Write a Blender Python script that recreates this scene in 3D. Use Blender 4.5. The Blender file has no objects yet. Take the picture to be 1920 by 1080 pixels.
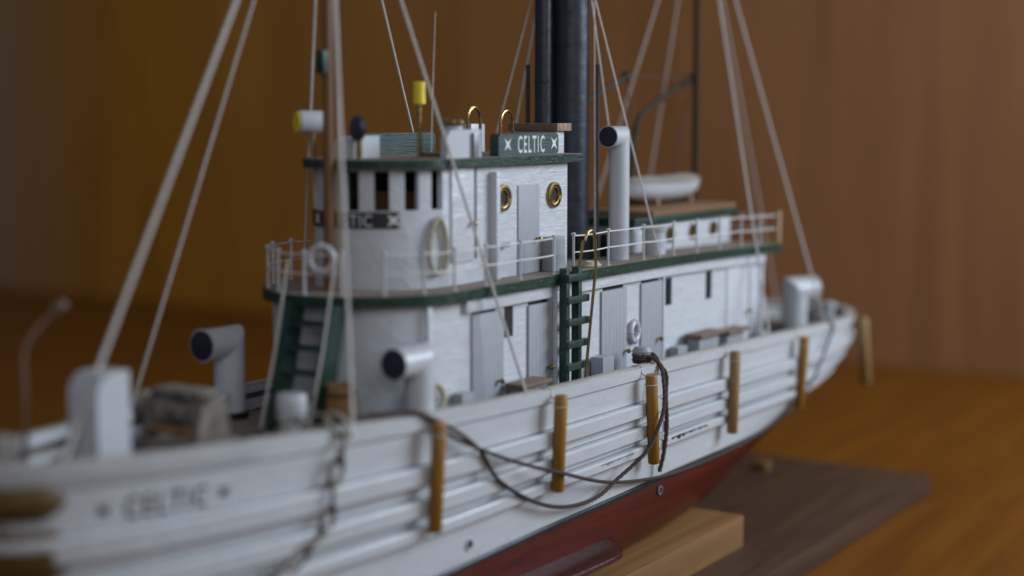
import bpy, bmesh, math, random
import numpy as np
from mathutils import Vector, Matrix

random.seed(7)
R = math.radians
SC = bpy.context.scene
COL = SC.collection

# ---------------------------------------------------------------- units
# everything below is written in centimetres, x aft, y to starboard, z up,
# with the eye of the photographer at (0,0,0); W() turns that into metres on the shelf
X0, Y0, ZF = 60.0, 37.2, -22.4
YC = 37.2
def W(p):
    return Vector(((p[0]-X0)*.01, (p[1]-Y0)*.01, (p[2]-ZF)*.01))

# ---------------------------------------------------------------- camera
cam_d = bpy.data.cameras.new('camera')
cam = bpy.data.objects.new('camera', cam_d); COL.objects.link(cam)
cam.location = W((0, 0, 0))
cam.rotation_euler = (R(90-6.325), 0, R(32.488-90))
cam_d.sensor_width = 36; cam_d.lens = 2950/1920*36
cam_d.clip_start = .02; cam_d.clip_end = 50
cam_d.dof.use_dof = True
cam_d.dof.focus_distance = .675
cam_d.dof.aperture_fstop = 3.4
cam_d.dof.aperture_blades = 9
SC.camera = cam

# ---------------------------------------------------------------- light of the room
world = bpy.data.worlds.new('World'); SC.world = world; world.use_nodes = True
bg = world.node_tree.nodes['Background']
bg.inputs[0].default_value = (.80, .86, 1.0, 1); bg.inputs[1].default_value = .19

def area(name, loc, target, sx, sy, power, col):
    l = bpy.data.lights.new(name, 'AREA'); l.shape = 'RECTANGLE'; l.size = sx; l.size_y = sy
    l.energy = power; l.color = col
    o = bpy.data.objects.new(name, l); COL.objects.link(o)
    o.location = W(loc)
    o.rotation_euler = (W(target)-W(loc)).to_track_quat('-Z', 'Y').to_euler()
    return o
area('window_light', (116, -40, 36), (60, 35, -10), .62, .5, 14.2, (.76, .87, 1.0))
area('room_window_light', (-45, -70, 62), (70, 50, -8), 1.1, .9, 6.5, (.86, .92, 1.0))

vs = SC.view_settings
vs.view_transform = 'Standard'; vs.look = 'None'; vs.exposure = -.12; vs.gamma = 1; vs.use_curve_mapping = False
try:
    SC.cycles.use_denoising = True
    SC.cycles.max_bounces = 8
except Exception:
    pass

# ---------------------------------------------------------------- materials
def nodes_of(m):
    m.use_nodes = True
    nt = m.node_tree
    return nt, nt.nodes, nt.links, nt.nodes['Principled BSDF']

def paint(name, col, rough=.45, var=.10, scale=(60, 60, 60), bump=.12, bscale=(80, 400, 400), col2=None,
          metal=0., coat=0., wear=None, wear_at=.66, wscale=900, spec=.5, dust=0.0, bdist=.0004, sharp=.25):
    """colour = two tones mixed by stretched noise, fine relief, optional flecks of wear and a film of dust on top faces"""
    m = bpy.data.materials.new(name); nt, N, L, B = nodes_of(m)
    tc = N.new('ShaderNodeTexCoord')
    mp = N.new('ShaderNodeMapping'); mp.inputs['Scale'].default_value = scale
    L.new(tc.outputs['Object'], mp.inputs[0])
    nz = N.new('ShaderNodeTexNoise'); nz.inputs['Scale'].default_value = 1; nz.inputs['Detail'].default_value = 5
    nz.inputs['Roughness'].default_value = .6
    L.new(mp.outputs[0], nz.inputs['Vector'])
    rp = N.new('ShaderNodeValToRGB')
    c1 = tuple(max(0, c*(1-var)) for c in col); c2 = col2 or tuple(min(1, c*(1+var)) for c in col)
    rp.color_ramp.elements[0].position = .5-sharp; rp.color_ramp.elements[1].position = .5+sharp
    rp.color_ramp.elements[0].color = (*c1, 1); rp.color_ramp.elements[1].color = (*c2, 1)
    L.new(nz.outputs[0], rp.inputs[0]); out = rp.outputs[0]
    if wear:
        wn = N.new('ShaderNodeTexNoise'); wn.inputs['Scale'].default_value = wscale; wn.inputs['Detail'].default_value = 4
        L.new(tc.outputs['Object'], wn.inputs['Vector'])
        wr = N.new('ShaderNodeMath'); wr.operation = 'GREATER_THAN'; wr.inputs[1].default_value = wear_at
        L.new(wn.outputs[0], wr.inputs[0])
        mx = N.new('ShaderNodeMix'); mx.data_type = 'RGBA'
        L.new(wr.outputs[0], mx.inputs[0]); L.new(out, mx.inputs[6]); mx.inputs[7].default_value = (*wear, 1)
        out = mx.outputs[2]
    if dust:
        ge = N.new('ShaderNodeNewGeometry'); sx = N.new('ShaderNodeSeparateXYZ'); L.new(ge.outputs['Normal'], sx.inputs[0])
        dn = N.new('ShaderNodeTexNoise'); dn.inputs['Scale'].default_value = 350; dn.inputs['Detail'].default_value = 6
        L.new(tc.outputs['Object'], dn.inputs['Vector'])
        mr = N.new('ShaderNodeMapRange'); mr.inputs[1].default_value = .3; mr.inputs[2].default_value = 1
        mr.inputs[3].default_value = 0; mr.inputs[4].default_value = dust
        L.new(sx.outputs[2], mr.inputs[0])
        ml = N.new('ShaderNodeMath'); ml.operation = 'MULTIPLY'; L.new(mr.outputs[0], ml.inputs[0])
        m2 = N.new('ShaderNodeMath'); m2.operation = 'MULTIPLY'; m2.inputs[1].default_value = 2.0; m2.use_clamp = True
        L.new(dn.outputs[0], m2.inputs[0]); L.new(m2.outputs[0], ml.inputs[1])
        mx = N.new('ShaderNodeMix'); mx.data_type = 'RGBA'
        L.new(ml.outputs[0], mx.inputs[0]); L.new(out, mx.inputs[6]); mx.inputs[7].default_value = (.30, .25, .21, 1)
        out = mx.outputs[2]
    L.new(out, B.inputs['Base Color'])
    B.inputs['Roughness'].default_value = rough; B.inputs['Metallic'].default_value = metal
    B.inputs['Specular IOR Level'].default_value = spec
    B.inputs['Coat Weight'].default_value = coat; B.inputs['Coat Roughness'].default_value = .12
    if bump:
        mb = N.new('ShaderNodeMapping'); mb.inputs['Scale'].default_value = bscale
        L.new(tc.outputs['Object'], mb.inputs[0])
        bn = N.new('ShaderNodeTexNoise'); bn.inputs['Scale'].default_value = 1; bn.inputs['Detail'].default_value = 4
        L.new(mb.outputs[0], bn.inputs['Vector'])
        bp = N.new('ShaderNodeBump'); bp.inputs['Strength'].default_value = bump; bp.inputs['Distance'].default_value = bdist
        lo = N.new('ShaderNodeTexNoise'); lo.inputs['Scale'].default_value = 130; lo.inputs['Detail'].default_value = 3; L.new(tc.outputs['Object'], lo.inputs['Vector'])
        lr = N.new('ShaderNodeMapRange'); lr.inputs[1].default_value = .36; lr.inputs[2].default_value = .64; lr.inputs[3].default_value = .15; lr.inputs[4].default_value = 1.25; L.new(lo.outputs[0], lr.inputs[0])
        pm = N.new('ShaderNodeMath'); pm.operation = 'MULTIPLY'; L.new(bn.outputs[0], pm.inputs[0]); L.new(lr.outputs[0], pm.inputs[1])
        L.new(pm.outputs[0], bp.inputs['Height']); L.new(bp.outputs[0], B.inputs['Normal'])
    return m

M = {}
M['white'] = paint('white_hull_paint', (.49, .50, .51), .27, .07, (40, 300, 300), .35, (60, 500, 700), wear=(.25, .24, .22), wear_at=.715, wscale=650, bdist=.0003)
M['house'] = paint('white_house_paint', (.52, .53, .55), .33, .06, (60, 300, 300), .8, (110, 700, 900), bdist=.00045)
M['door'] = paint('grey_door_paint', (.31, .32, .335), .5, .06, (300, 300, 80), .3, (900, 900, 150), bdist=.0003)
M['vent'] = paint('white_vent_enamel', (.47, .48, .50), .3, .05, (100, 100, 100), .15, (500, 500, 120), dust=.25)
M['dirty'] = paint('dusty_white_enamel', (.06, .04, .028), .6, .3, (170, 170, 170), .5, (400, 400, 400), col2=(.24, .205, .17), dust=.25, sharp=.22)
M['thread'] = paint('white_thread', (.50, .465, .43), .8, .15, (600, 600, 600), .5, (1500, 1500, 1500))
M['wire'] = paint('white_rail_wire', (.62, .60, .57), .6, .1, (600, 600, 600), .3, (1500, 1500, 1500))
M['capwood'] = paint('pale_cap_wood', (.36, .31, .27), .6, .2, (40, 600, 600), .3)
M['fender2'] = paint('weathered_fender_wood', (.25, .145, .05), .5, .25, (500, 500, 40), .3, (900, 900, 60))
M['green'] = paint('dark_green_paint', (.008, .030, .017), .42, .35, (200, 500, 500), .6, (200, 900, 900), wear=(.15, .21, .18), wear_at=.645, wscale=1500, spec=.3)
M['gboard'] = paint('green_nameboard_paint', (.018, .042, .034), .55, .35, (90, 900, 1300), .5, (90, 1200, 1800))
M['greenplain'] = paint('green_ladder_paint', (.010, .036, .024), .38, .3, (300, 300, 300), .4, (600, 600, 600), wear=(.22, .28, .25), wear_at=.70, wscale=1100)
M['tan'] = paint('bare_tan_deck', (.17, .125, .095), .7, .25, (60, 700, 700), .4, (60, 1200, 1200), dust=.35)
M['deck'] = paint('dusty_deck_plank', (.115, .085, .065), .75, .35, (40, 400, 400), .5, (60, 900, 900), dust=.55)
M['red'] = paint('red_mahogany_varnish', (.058, .0036, .0006), .34, .55, (14, 420, 420), .3, (25, 900, 900), col2=(.118, .011, .002), spec=.28, sharp=.35)
M['maroon'] = paint('dark_maroon_varnish', (.040, .006, .004), .26, .5, (15, 380, 380), .4, (20, 800, 800), spec=.4)
M['black'] = paint('black_paint', (.008, .008, .010), .4, .3, (200, 200, 200), .3, (500, 500, 500))
M['funnel'] = paint('blue_black_funnel_paint', (.013, .018, .027), .40, .5, (300, 300, 60), .5, (700, 700, 90))
M['navy'] = paint('navy_mouth_paint', (.006, .008, .026), .55, .3, (300, 300, 300), .2)
M['brass'] = paint('brass', (.34, .235, .10), .27, .25, (400, 400, 400), .2, (900, 900, 900), metal=1.)
M['olive'] = paint('tarnished_brass', (.034, .024, .010), .65, .3, (400, 400, 400), .2, spec=.2)
M['fender'] = paint('varnished_fender_wood', (.25, .110, .010), .42, .25, (500, 500, 40), .3, (900, 900, 60))
M['mast'] = paint('mast_wood', (.155, .062, .016), .45, .25, (500, 500, 20), .2, (900, 900, 40))
M['pale'] = paint('pale_wood', (.33, .22, .12), .6, .2, (400, 400, 30), .2, (900, 900, 60))
M['brown'] = paint('brown_bench_wood', (.16, .10, .065), .6, .25, (60, 900, 900), .3, (60, 900, 900))
M['endgrain'] = paint('endgrain_wood', (.24, .16, .11), .7, .5, (1800, 1200, 150), .4, (1800, 1200, 150), sharp=.1)
M['slat'] = paint('grating_wood', (.24, .13, .06), .6, .25, (200, 200, 200), .2)
M['rope'] = paint('brown_hemp_rope', (.055, .034, .026), .85, .45, (900, 900, 900), .6, (2500, 2500, 2500))
M['coil'] = paint('cream_rope', (.42, .38, .28), .8, .25, (900, 900, 900), .6, (2500, 2500, 2500))
M['yellow'] = paint('yellow_paint', (.75, .58, .03), .45, .12, (200, 200, 200), .2)
M['chain'] = paint('tarnished_chain', (.17, .15, .12), .42, .4, (500, 500, 500), .3, metal=.7)
M['pglass'] = paint('dark_brown_port_glass', (.022, .012, .003), .35, .2, bump=0)
M['pad'] = paint('dark_bow_pad_wood', (.085, .045, .003), .6, .3, (60, 500, 500), .3)
M['ink'] = paint('black_lettering', (.012, .012, .014), .5, .2, bump=0)
M['letter'] = paint('white_lettering', (.62, .63, .60), .5, .08, bump=.1)
M['canvas'] = paint('canvas_cover', (.27, .23, .19), .85, .15, (200, 200, 200), .4, (600, 600, 600))
M['steel'] = paint('grey_metal', (.25, .25, .26), .4, .2, (300, 300, 300), .2, metal=.5)
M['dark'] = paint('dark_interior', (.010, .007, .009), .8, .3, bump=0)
M['teal'] = paint('dark_window_glass', (.008, .016, .020), .12, .2, bump=0)
M['grey'] = paint('grey_box_paint', (.27, .28, .30), .5, .1, (200, 200, 200), .3, (500, 500, 500))
M['barrel'] = paint('barrel_wood', (.22, .10, .025), .5, .3, (500, 500, 60), .3, (900, 900, 100))

def boards(name, c1, c2, rough, grain, coat=0.):
    m = bpy.data.materials.new(name); nt, N, L, B = nodes_of(m)
    tc = N.new('ShaderNodeTexCoord'); mp = N.new('ShaderNodeMapping'); mp.inputs['Scale'].default_value = grain
    L.new(tc.outputs['Object'], mp.inputs[0])
    nz = N.new('ShaderNodeTexNoise'); nz.inputs['Scale'].default_value = 1; nz.inputs['Detail'].default_value = 7
    nz.inputs['Roughness'].default_value = .62; nz.inputs['Distortion'].default_value = .6
    L.new(mp.outputs[0], nz.inputs['Vector'])
    rp = N.new('ShaderNodeValToRGB'); rp.color_ramp.elements[0].position = .28; rp.color_ramp.elements[1].position = .72
    rp.color_ramp.elements[0].color = (*c1, 1); rp.color_ramp.elements[1].color = (*c2, 1)
    L.new(nz.outputs[0], rp.inputs[0]); L.new(rp.outputs[0], B.inputs['Base Color'])
    B.inputs['Roughness'].default_value = rough; B.inputs['Coat Weight'].default_value = coat; B.inputs['Coat Roughness'].default_value = .3
    bp = N.new('ShaderNodeBump'); bp.inputs['Strength'].default_value = .15; bp.inputs['Distance'].default_value = .0006
    L.new(nz.outputs[0], bp.inputs['Height']); L.new(bp.outputs[0], B.inputs['Normal'])
    return m
M['shelf'] = boards('orange_shelf_wood', (.10, .030, .0008), (.185, .062, .0008), .48, (5, 55, 55))
M['wallend'] = boards('brown_wall_veneer', (.27, .118, .042), (.43, .196, .078), .5, (30, 26, 2.5))
def painted_sheen(m, c1, c2, y0, y1):
    # window sheen and a grey reflection, painted into the veneer colour across its width
    nt = m.node_tree; N = nt.nodes; L = nt.links; B = N['Principled BSDF']
    old = B.inputs['Base Color'].links[0].from_socket; fac = [n for n in N if n.bl_idname == 'ShaderNodeTexNoise'][0].outputs[0]
    r2 = N.new('ShaderNodeValToRGB'); r2.color_ramp.elements[0].position = .28; r2.color_ramp.elements[1].position = .72
    r2.color_ramp.elements[0].color = (*c1, 1); r2.color_ramp.elements[1].color = (*c2, 1); L.new(fac, r2.inputs[0])
    ge = N.new('ShaderNodeNewGeometry'); sx = N.new('ShaderNodeSeparateXYZ'); L.new(ge.outputs['Position'], sx.inputs[0])
    ad = N.new('ShaderNodeMath'); ad.operation = 'MULTIPLY_ADD'; ad.inputs[1].default_value = .22; L.new(fac, ad.inputs[0]); L.new(sx.outputs[1], ad.inputs[2])
    tone = N.new('ShaderNodeValToRGB'); tr = tone.color_ramp
    mr = N.new('ShaderNodeMapRange'); mr.inputs[1].default_value = 0; mr.inputs[2].default_value = 2; L.new(ad.outputs[0], mr.inputs[0]); L.new(mr.outputs[0], tone.inputs[0])
    for e_, (pos, v) in zip((tr.elements[0], tr.elements[1], tr.elements.new(.5), tr.elements.new(.6)), ((.12, 0), (.36, 1), (.56, 1), (.72, 0))):
        e_.position = pos; e_.color = (v, v, v, 1)
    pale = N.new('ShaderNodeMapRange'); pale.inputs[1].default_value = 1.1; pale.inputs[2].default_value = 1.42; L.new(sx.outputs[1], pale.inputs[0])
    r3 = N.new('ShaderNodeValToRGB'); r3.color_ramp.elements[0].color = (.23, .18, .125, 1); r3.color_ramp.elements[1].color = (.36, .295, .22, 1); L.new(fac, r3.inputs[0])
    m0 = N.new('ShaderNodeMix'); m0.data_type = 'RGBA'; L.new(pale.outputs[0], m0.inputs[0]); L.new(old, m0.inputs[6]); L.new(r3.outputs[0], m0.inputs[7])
    mx = N.new('ShaderNodeMix'); mx.data_type = 'RGBA'; L.new(tone.outputs[0], mx.inputs[0]); L.new(m0.outputs[2], mx.inputs[6]); L.new(r2.outputs[0], mx.inputs[7])
    L.new(mx.outputs[2], B.inputs['Base Color'])
painted_sheen(M['wallend'], (.34, .138, .004), (.50, .215, .007), 0, 1)
M['wallside'] = boards('side_wall_veneer', (.12, .085, .060), (.19, .14, .105), .5, (26, 30, 2.0))
M['walnut'] = boards('walnut_base_board', (.034, .018, .009), (.078, .041, .021), .5, (8, 90, 90))
for _m in ('walnut', 'shelf'):
    M[_m].node_tree.nodes['Principled BSDF'].inputs['Specular IOR Level'].default_value = .25
M['cradle'] = boards('pine_cradle_board', (.13, .062, .017), (.23, .115, .038), .5, (8, 120, 120))

# ---------------------------------------------------------------- mesh helpers
def link(name, me, mat, parent=None, smooth=False):
    o = bpy.data.objects.new(name, me); COL.objects.link(o)
    if mat is not None and not me.materials:
        me.materials.append(mat)
    if parent is not None:
        o.parent = parent
    return o

def world_loc(o):
    v = Vector((0, 0, 0))
    while o is not None:
        v = v+o.location; o = o.parent
    return v

class MB:
    """gathers one mesh in the centimetre frame"""
    def __init__(s): s.v = []; s.f = []; s.sm = []
    def add(s, V, F, smooth=False):
        b = len(s.v); s.v += [tuple(map(float, p)) for p in V]
        s.f += [tuple(b+i for i in f) for f in F]; s.sm += [smooth]*len(F); return s
    def box(s, x0, x1, y0, y1, z0, z1, bev=0., M_=None):
        bm = bmesh.new(); bmesh.ops.create_cube(bm, size=1)
        for v in bm.verts:
            v.co = Vector(((x0+x1)/2+v.co.x*(x1-x0), (y0+y1)/2+v.co.y*(y1-y0), (z0+z1)/2+v.co.z*(z1-z0)))
        if bev:
            bmesh.ops.bevel(bm, geom=bm.edges[:], offset=bev, segments=2, profile=.6, affect='EDGES')
        V = [v.co.copy() for v in bm.verts]
        if M_ is not None: V = [M_ @ p for p in V]
        bm.verts.index_update()
        F = [[v.index for v in f.verts] for f in bm.faces]; bm.free()
        return s.add(V, F)
    def tube(s, pts, r, n=10, cap=True, smooth=True, closed=False):
        pts = [Vector(p) for p in pts]; k = len(pts)
        rr = r if isinstance(r, (list, tuple)) else [r]*k
        V = []; F = []
        t0 = (pts[1]-pts[0]).normalized()
        up = Vector((0, 0, 1)) if abs(t0.z) < .9 else Vector((1, 0, 0))
        a = t0.cross(up).normalized()
        for i in range(k):
            if closed: t = (pts[(i+1) % k]-pts[i-1])
            else: t = pts[min(i+1, k-1)]-pts[max(i-1, 0)]
            t.normalize()
            a = (a-t*a.dot(t))
            if a.length < 1e-6: a = t.orthogonal()
            a.normalize(); b = t.cross(a)
            for j in range(n):
                q = 2*math.pi*j/n
                V.append(pts[i]+(a*math.cos(q)+b*math.sin(q))*rr[i])
        m = k if closed else k-1
        for i in range(m):
            for j in range(n):
                F.append((i*n+j, i*n+(j+1) % n, ((i+1) % k)*n+(j+1) % n, ((i+1) % k)*n+j))
        s.add(V, F, smooth)
        if cap and not closed:
            b0 = len(s.v)-k*n
            s.f.append(tuple(b0+j for j in reversed(range(n)))); s.sm.append(False)
            s.f.append(tuple(b0+(k-1)*n+j for j in range(n))); s.sm.append(False)
        return s
    def lathe(s, prof, c, axis=(0, 0, 1), n=24, smooth=True):
        ax = Vector(axis).normalized(); a = ax.orthogonal().normalized(); b = ax.cross(a); c = Vector(c)
        V = []; F = []
        for r, h in prof:
            for j in range(n):
                q = 2*math.pi*j/n
                V.append(c+ax*h+(a*math.cos(q)+b*math.sin(q))*r)
        for i in range(len(prof)-1):
            for j in range(n):
                F.append((i*n+j, i*n+(j+1) % n, (i+1)*n+(j+1) % n, (i+1)*n+j))
        F.append(tuple(reversed(range(n)))); F.append(tuple((len(prof)-1)*n+j for j in range(n)))
        s.add(V, F, smooth)
        s.sm[-1] = False; s.sm[-2] = False
        return s
    def prism(s, poly, d0, d1, mapf, smooth=False):
        """poly in (a,b), pushed between depths d0 and d1; mapf(a,b,d) -> point"""
        n = len(poly)
        V = [mapf(a, b, d0) for a, b in poly]+[mapf(a, b, d1) for a, b in poly]
        F = [tuple(range(n)), tuple(reversed(range(n, 2*n)))]+[(i, n+i, n+(i+1) % n, (i+1) % n) for i in range(n)]
        return s.add(V, F, smooth)
    def build(s, name, mat, parent=None, base=None, angle=None):
        P = [W(p) for p in s.v]
        if base is None:
            xs = [p.x for p in P]; ys = [p.y for p in P]; zs = [p.z for p in P]
            base = Vector(((min(xs)+max(xs))/2, (min(ys)+max(ys))/2, min(zs)))
        else: base = W(base)
        me = bpy.data.meshes.new(name)
        me.from_pydata([tuple(p-base) for p in P], [], s.f)
        me.polygons.foreach_set('use_smooth', s.sm)
        bm = bmesh.new(); bm.from_mesh(me); bmesh.ops.recalc_face_normals(bm, faces=bm.faces[:]); bm.to_mesh(me); bm.free()
        me.set_sharp_from_angle(angle=R(38)); me.update()
        o = link(name, me, mat, parent)
        o.location = base-(world_loc(parent) if parent else Vector((0, 0, 0)))
        return o

def empty(name, p, parent=None):
    o = bpy.data.objects.new(name, None); COL.objects.link(o); o.empty_display_size = .01
    o.parent = parent
    o.location = W(p)-(world_loc(parent) if parent else Vector((0, 0, 0)))
    return o
def tag(o, label, cat, group=None):
    o['label'] = label; o['category'] = cat
    if group: o['group'] = group
    return o
def dup(o, name, dx, parent):
    """a copy of a one-mesh part, shifted by dx centimetres"""
    c = o.copy(); COL.objects.link(c); c.name = name; c.parent = parent
    c.location = o.location+Vector(dx)*.01
    return c
def smooth_path(pts, n=8, closed=False):
    """Catmull-Rom through the given points"""
    P = [np.array(p, float) for p in pts]; out = []
    k = len(P)
    for i in range(k if closed else k-1):
        p0 = P[i-1] if (closed or i > 0) else 2*P[0]-P[1]
        p1 = P[i]; p2 = P[(i+1) % k]
        p3 = P[(i+2) % k] if (closed or i+2 < k) else 2*P[-1]-P[-2]
        for j in range(n):
            t = j/n
            out.append(.5*((2*p1)+(-p0+p2)*t+(2*p0-5*p1+4*p2-p3)*t*t+(-p0+3*p1-3*p2+p3)*t**3))
    if not closed: out.append(P[-1])
    return [tuple(p) for p in out]
def arc(c, r, a0, a1, n, u, v):
    c = Vector(c); u = Vector(u); v = Vector(v)
    return [tuple(c+u*(r*math.cos(a0+(a1-a0)*i/n))+v*(r*math.sin(a0+(a1-a0)*i/n))) for i in range(n+1)]
def text_mesh(txt, height, squeeze, mapf, depth=0., mat=None, name='lettering', parent=None, track=1.0, bold=0.):
    """lettering laid on a surface: mapf(a,b,d) -> point, a runs from the middle"""
    c = bpy.data.curves.new('text', 'FONT'); c.body = txt; c.align_x = 'CENTER'; c.size = 1; c.space_character = track
    c.resolution_u = 3; c.offset = bold
    o = bpy.data.objects.new('text', c); COL.objects.link(o)
    bpy.context.view_layer.update()
    me = bpy.data.meshes.new_from_object(o.evaluated_get(bpy.context.evaluated_depsgraph_get()))
    bm = bmesh.new(); bm.from_mesh(me)
    bmesh.ops.triangulate(bm, faces=bm.faces[:])
    bmesh.ops.subdivide_edges(bm, edges=[e for e in bm.edges if e.calc_length() > .3], cuts=1)
    bmesh.ops.triangulate(bm, faces=bm.faces[:])
    bm.verts.index_update()
    ab = [(v.co.x*height*squeeze, v.co.y*height) for v in bm.verts]
    F = [[v.index for v in f.verts] for f in bm.faces]; bm.free()
    bpy.data.objects.remove(o); bpy.data.curves.remove(c); bpy.data.meshes.remove(me)
    return ab, F
def star_poly(r, k=4, inner=.32, rot=math.pi/4):
    return [((r if i % 2 == 0 else r*inner)*math.cos(rot+math.pi*i/k), (r if i % 2 == 0 else r*inner)*math.sin(rot+math.pi*i/k)) for i in range(2*k)]

# ================================================================ SETTING
WX = 135.6      # end wall
def structure(o):
    o['kind'] = 'structure'; return o
s = MB(); s.add([(-60, -60, ZF), (WX+2, -60, ZF), (WX+2, 222, ZF), (-60, 222, ZF)], [(0, 1, 2, 3)])
structure(s.build('shelf_floor', M['shelf']))
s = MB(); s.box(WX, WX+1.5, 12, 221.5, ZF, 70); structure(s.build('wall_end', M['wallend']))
s = MB(); s.box(20, WX-.05, 220, 221.5, ZF, 70); structure(s.build('wall_side', M['wallside']))

# ---------------------------------------------------------------- display stand
stand = empty('display_stand', (60, YC, ZF))
tag(stand, 'dark walnut base board with pine cradle board carrying the ship model', 'stand')
s = MB(); s.box(18, 90.2, 28.1, 46.3, ZF, -21.2, .12); s.build('base_board', M['walnut'], stand)
s = MB(); s.box(38, 69.9, 31.0, 43.4, -21.2, -19.6, .06); s.build('cradle_board', M['cradle'], stand)
s = MB(); s.box(85.9, 86.7, 36.7, 37.6, -21.2, -20.75, .05); s.build('chock', M['cradle'], stand)

# ================================================================ THE SHIP
ship = empty('model_tugboat', (60, YC, -19.6))
tag(ship, 'white wooden model steam tug with green trim, tall black funnel and red lower hull', 'model ship')

def Ff(d, L):
    u = np.clip(1-d/L, 0, 1); return math.sqrt(max(0, 1-u*u))
ZR = ([28, 32, 36, 41, 46, 51.5, 60, 65, 70, 78, 86, 97], [-10.22, -10.22, -10.36, -10.5, -10.69, -10.83, -10.95, -11.06, -11.18, -11.38, -11.62, -11.82])
ZW = ([28, 36, 46.6, 49.5, 53, 62.4, 68.7, 79.8, 84, 90], [-18.1, -17.6, -17.0, -16.8, -16.6, -16.36, -16.33, -16.3, -16.1, -15.6])
def zrail(X): return float(np.interp(X, *ZR))
def zwl(X): return float(np.interp(X, *ZW))
def zkeel(X): return float(np.interp(X, [30, 36, 44, 70, 78, 84, 92], [-19.2, -19.7, -19.85, -19.85, -18.9, -17.6, -16.2]))
def ends(t):
    if t <= 1: return 29.4+1.4*t, 93.0-5.5*t**2.4
    q = t-1; return 30.8+1.6*q, 87.5-9*q
def half(X, t):
    xb, xs = ends(t)
    if t <= 1:
        return (5.65-.2*t)*Ff(X-xb, 30+2*t)*Ff(xs-X, 10+10*t**2.4)
    q = t-1
    return 5.45*Ff(X-xb, 32+6*q)*Ff(xs-X, 20+14*q)*(1-q**9)**.5+.12
def zlev(X, t):
    if t <= 1: return zrail(X)+(zwl(X)-zrail(X))*t
    return zwl(X)+(zkeel(X)-zwl(X))*(t-1)
def hull_pt(X, t, off=0., side=-1):
    """point on the hull skin, off centimetres out from it; side -1 is the near (port) side"""
    xb, xs = ends(t); e = .02
    Xc = min(max(X, xb+.01), xs-.01)
    h = half(Xc, t)
    dh = (half(min(Xc+e, xs), t)-half(max(Xc-e, xb), t))/(min(Xc+e, xs)-max(Xc-e, xb))
    n = math.hypot(1, dh)
    x = Xc-dh/n*off; y = h+off/n
    return (x, YC+side*y, zlev(Xc, t))
def stations(t, n=64, f0=0., f1=1.):
    xb, xs = ends(t)
    return [xb+(xs-xb)*(1-math.cos(math.pi*(f0+(f1-f0)*i/n)))/2 for i in range(n+1)]

# red lower hull, one continuous skin
s = MB(); V = []; F = []; n = 64
rows = [1.0+.999*(i/14)**.8 for i in range(15)]
for side in (-1, 1):
    b = len(V)
    for t in rows:
        for X in stations(t, n): V.append(hull_pt(X, t, 0, side))
    for i in range(len(rows)-1):
        for j in range(n):
            a = b+i*(n+1)+j; F.append((a, a+1, a+n+2, a+n+1))
s.add(V, F, True); hull = s.build('hull', M['red'], ship)

def band(t0, t1, proud, name, mat, side, inner=-.25, x0=None, x1=None, ch=.07, n=64, parent=None, f0=0., f1=1.):
    prof = [(t0, inner), (t0, proud-ch), (t0+.012, proud), ((t0+t1)/2, proud), (t1-.008, proud), (t1, proud-ch), (t1, inner)]
    V = []; F = []; k = len(prof)
    for i in range(n+1):
        for t, o in prof:
            xb, xs = ends(t)
            a, b_ = (xb if x0 is None else x0), (xs if x1 is None else x1)
            fr = f0+(f1-f0)*i/n
            X = a+(b_-a)*((1-math.cos(math.pi*fr))/2 if x0 is None else i/n)
            V.append(hull_pt(X, t, o, side))
    for i in range(n):
        for j in range(k):
            F.append((i*k+j, i*k+(j+1) % k, (i+1)*k+(j+1) % k, (i+1)*k+j))
    F.append(tuple(range(k))); F.append(tuple(n*k+j for j in reversed(range(k))))
    s = MB(); s.add(V, F); return s.build(name, mat, parent or hull)

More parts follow.
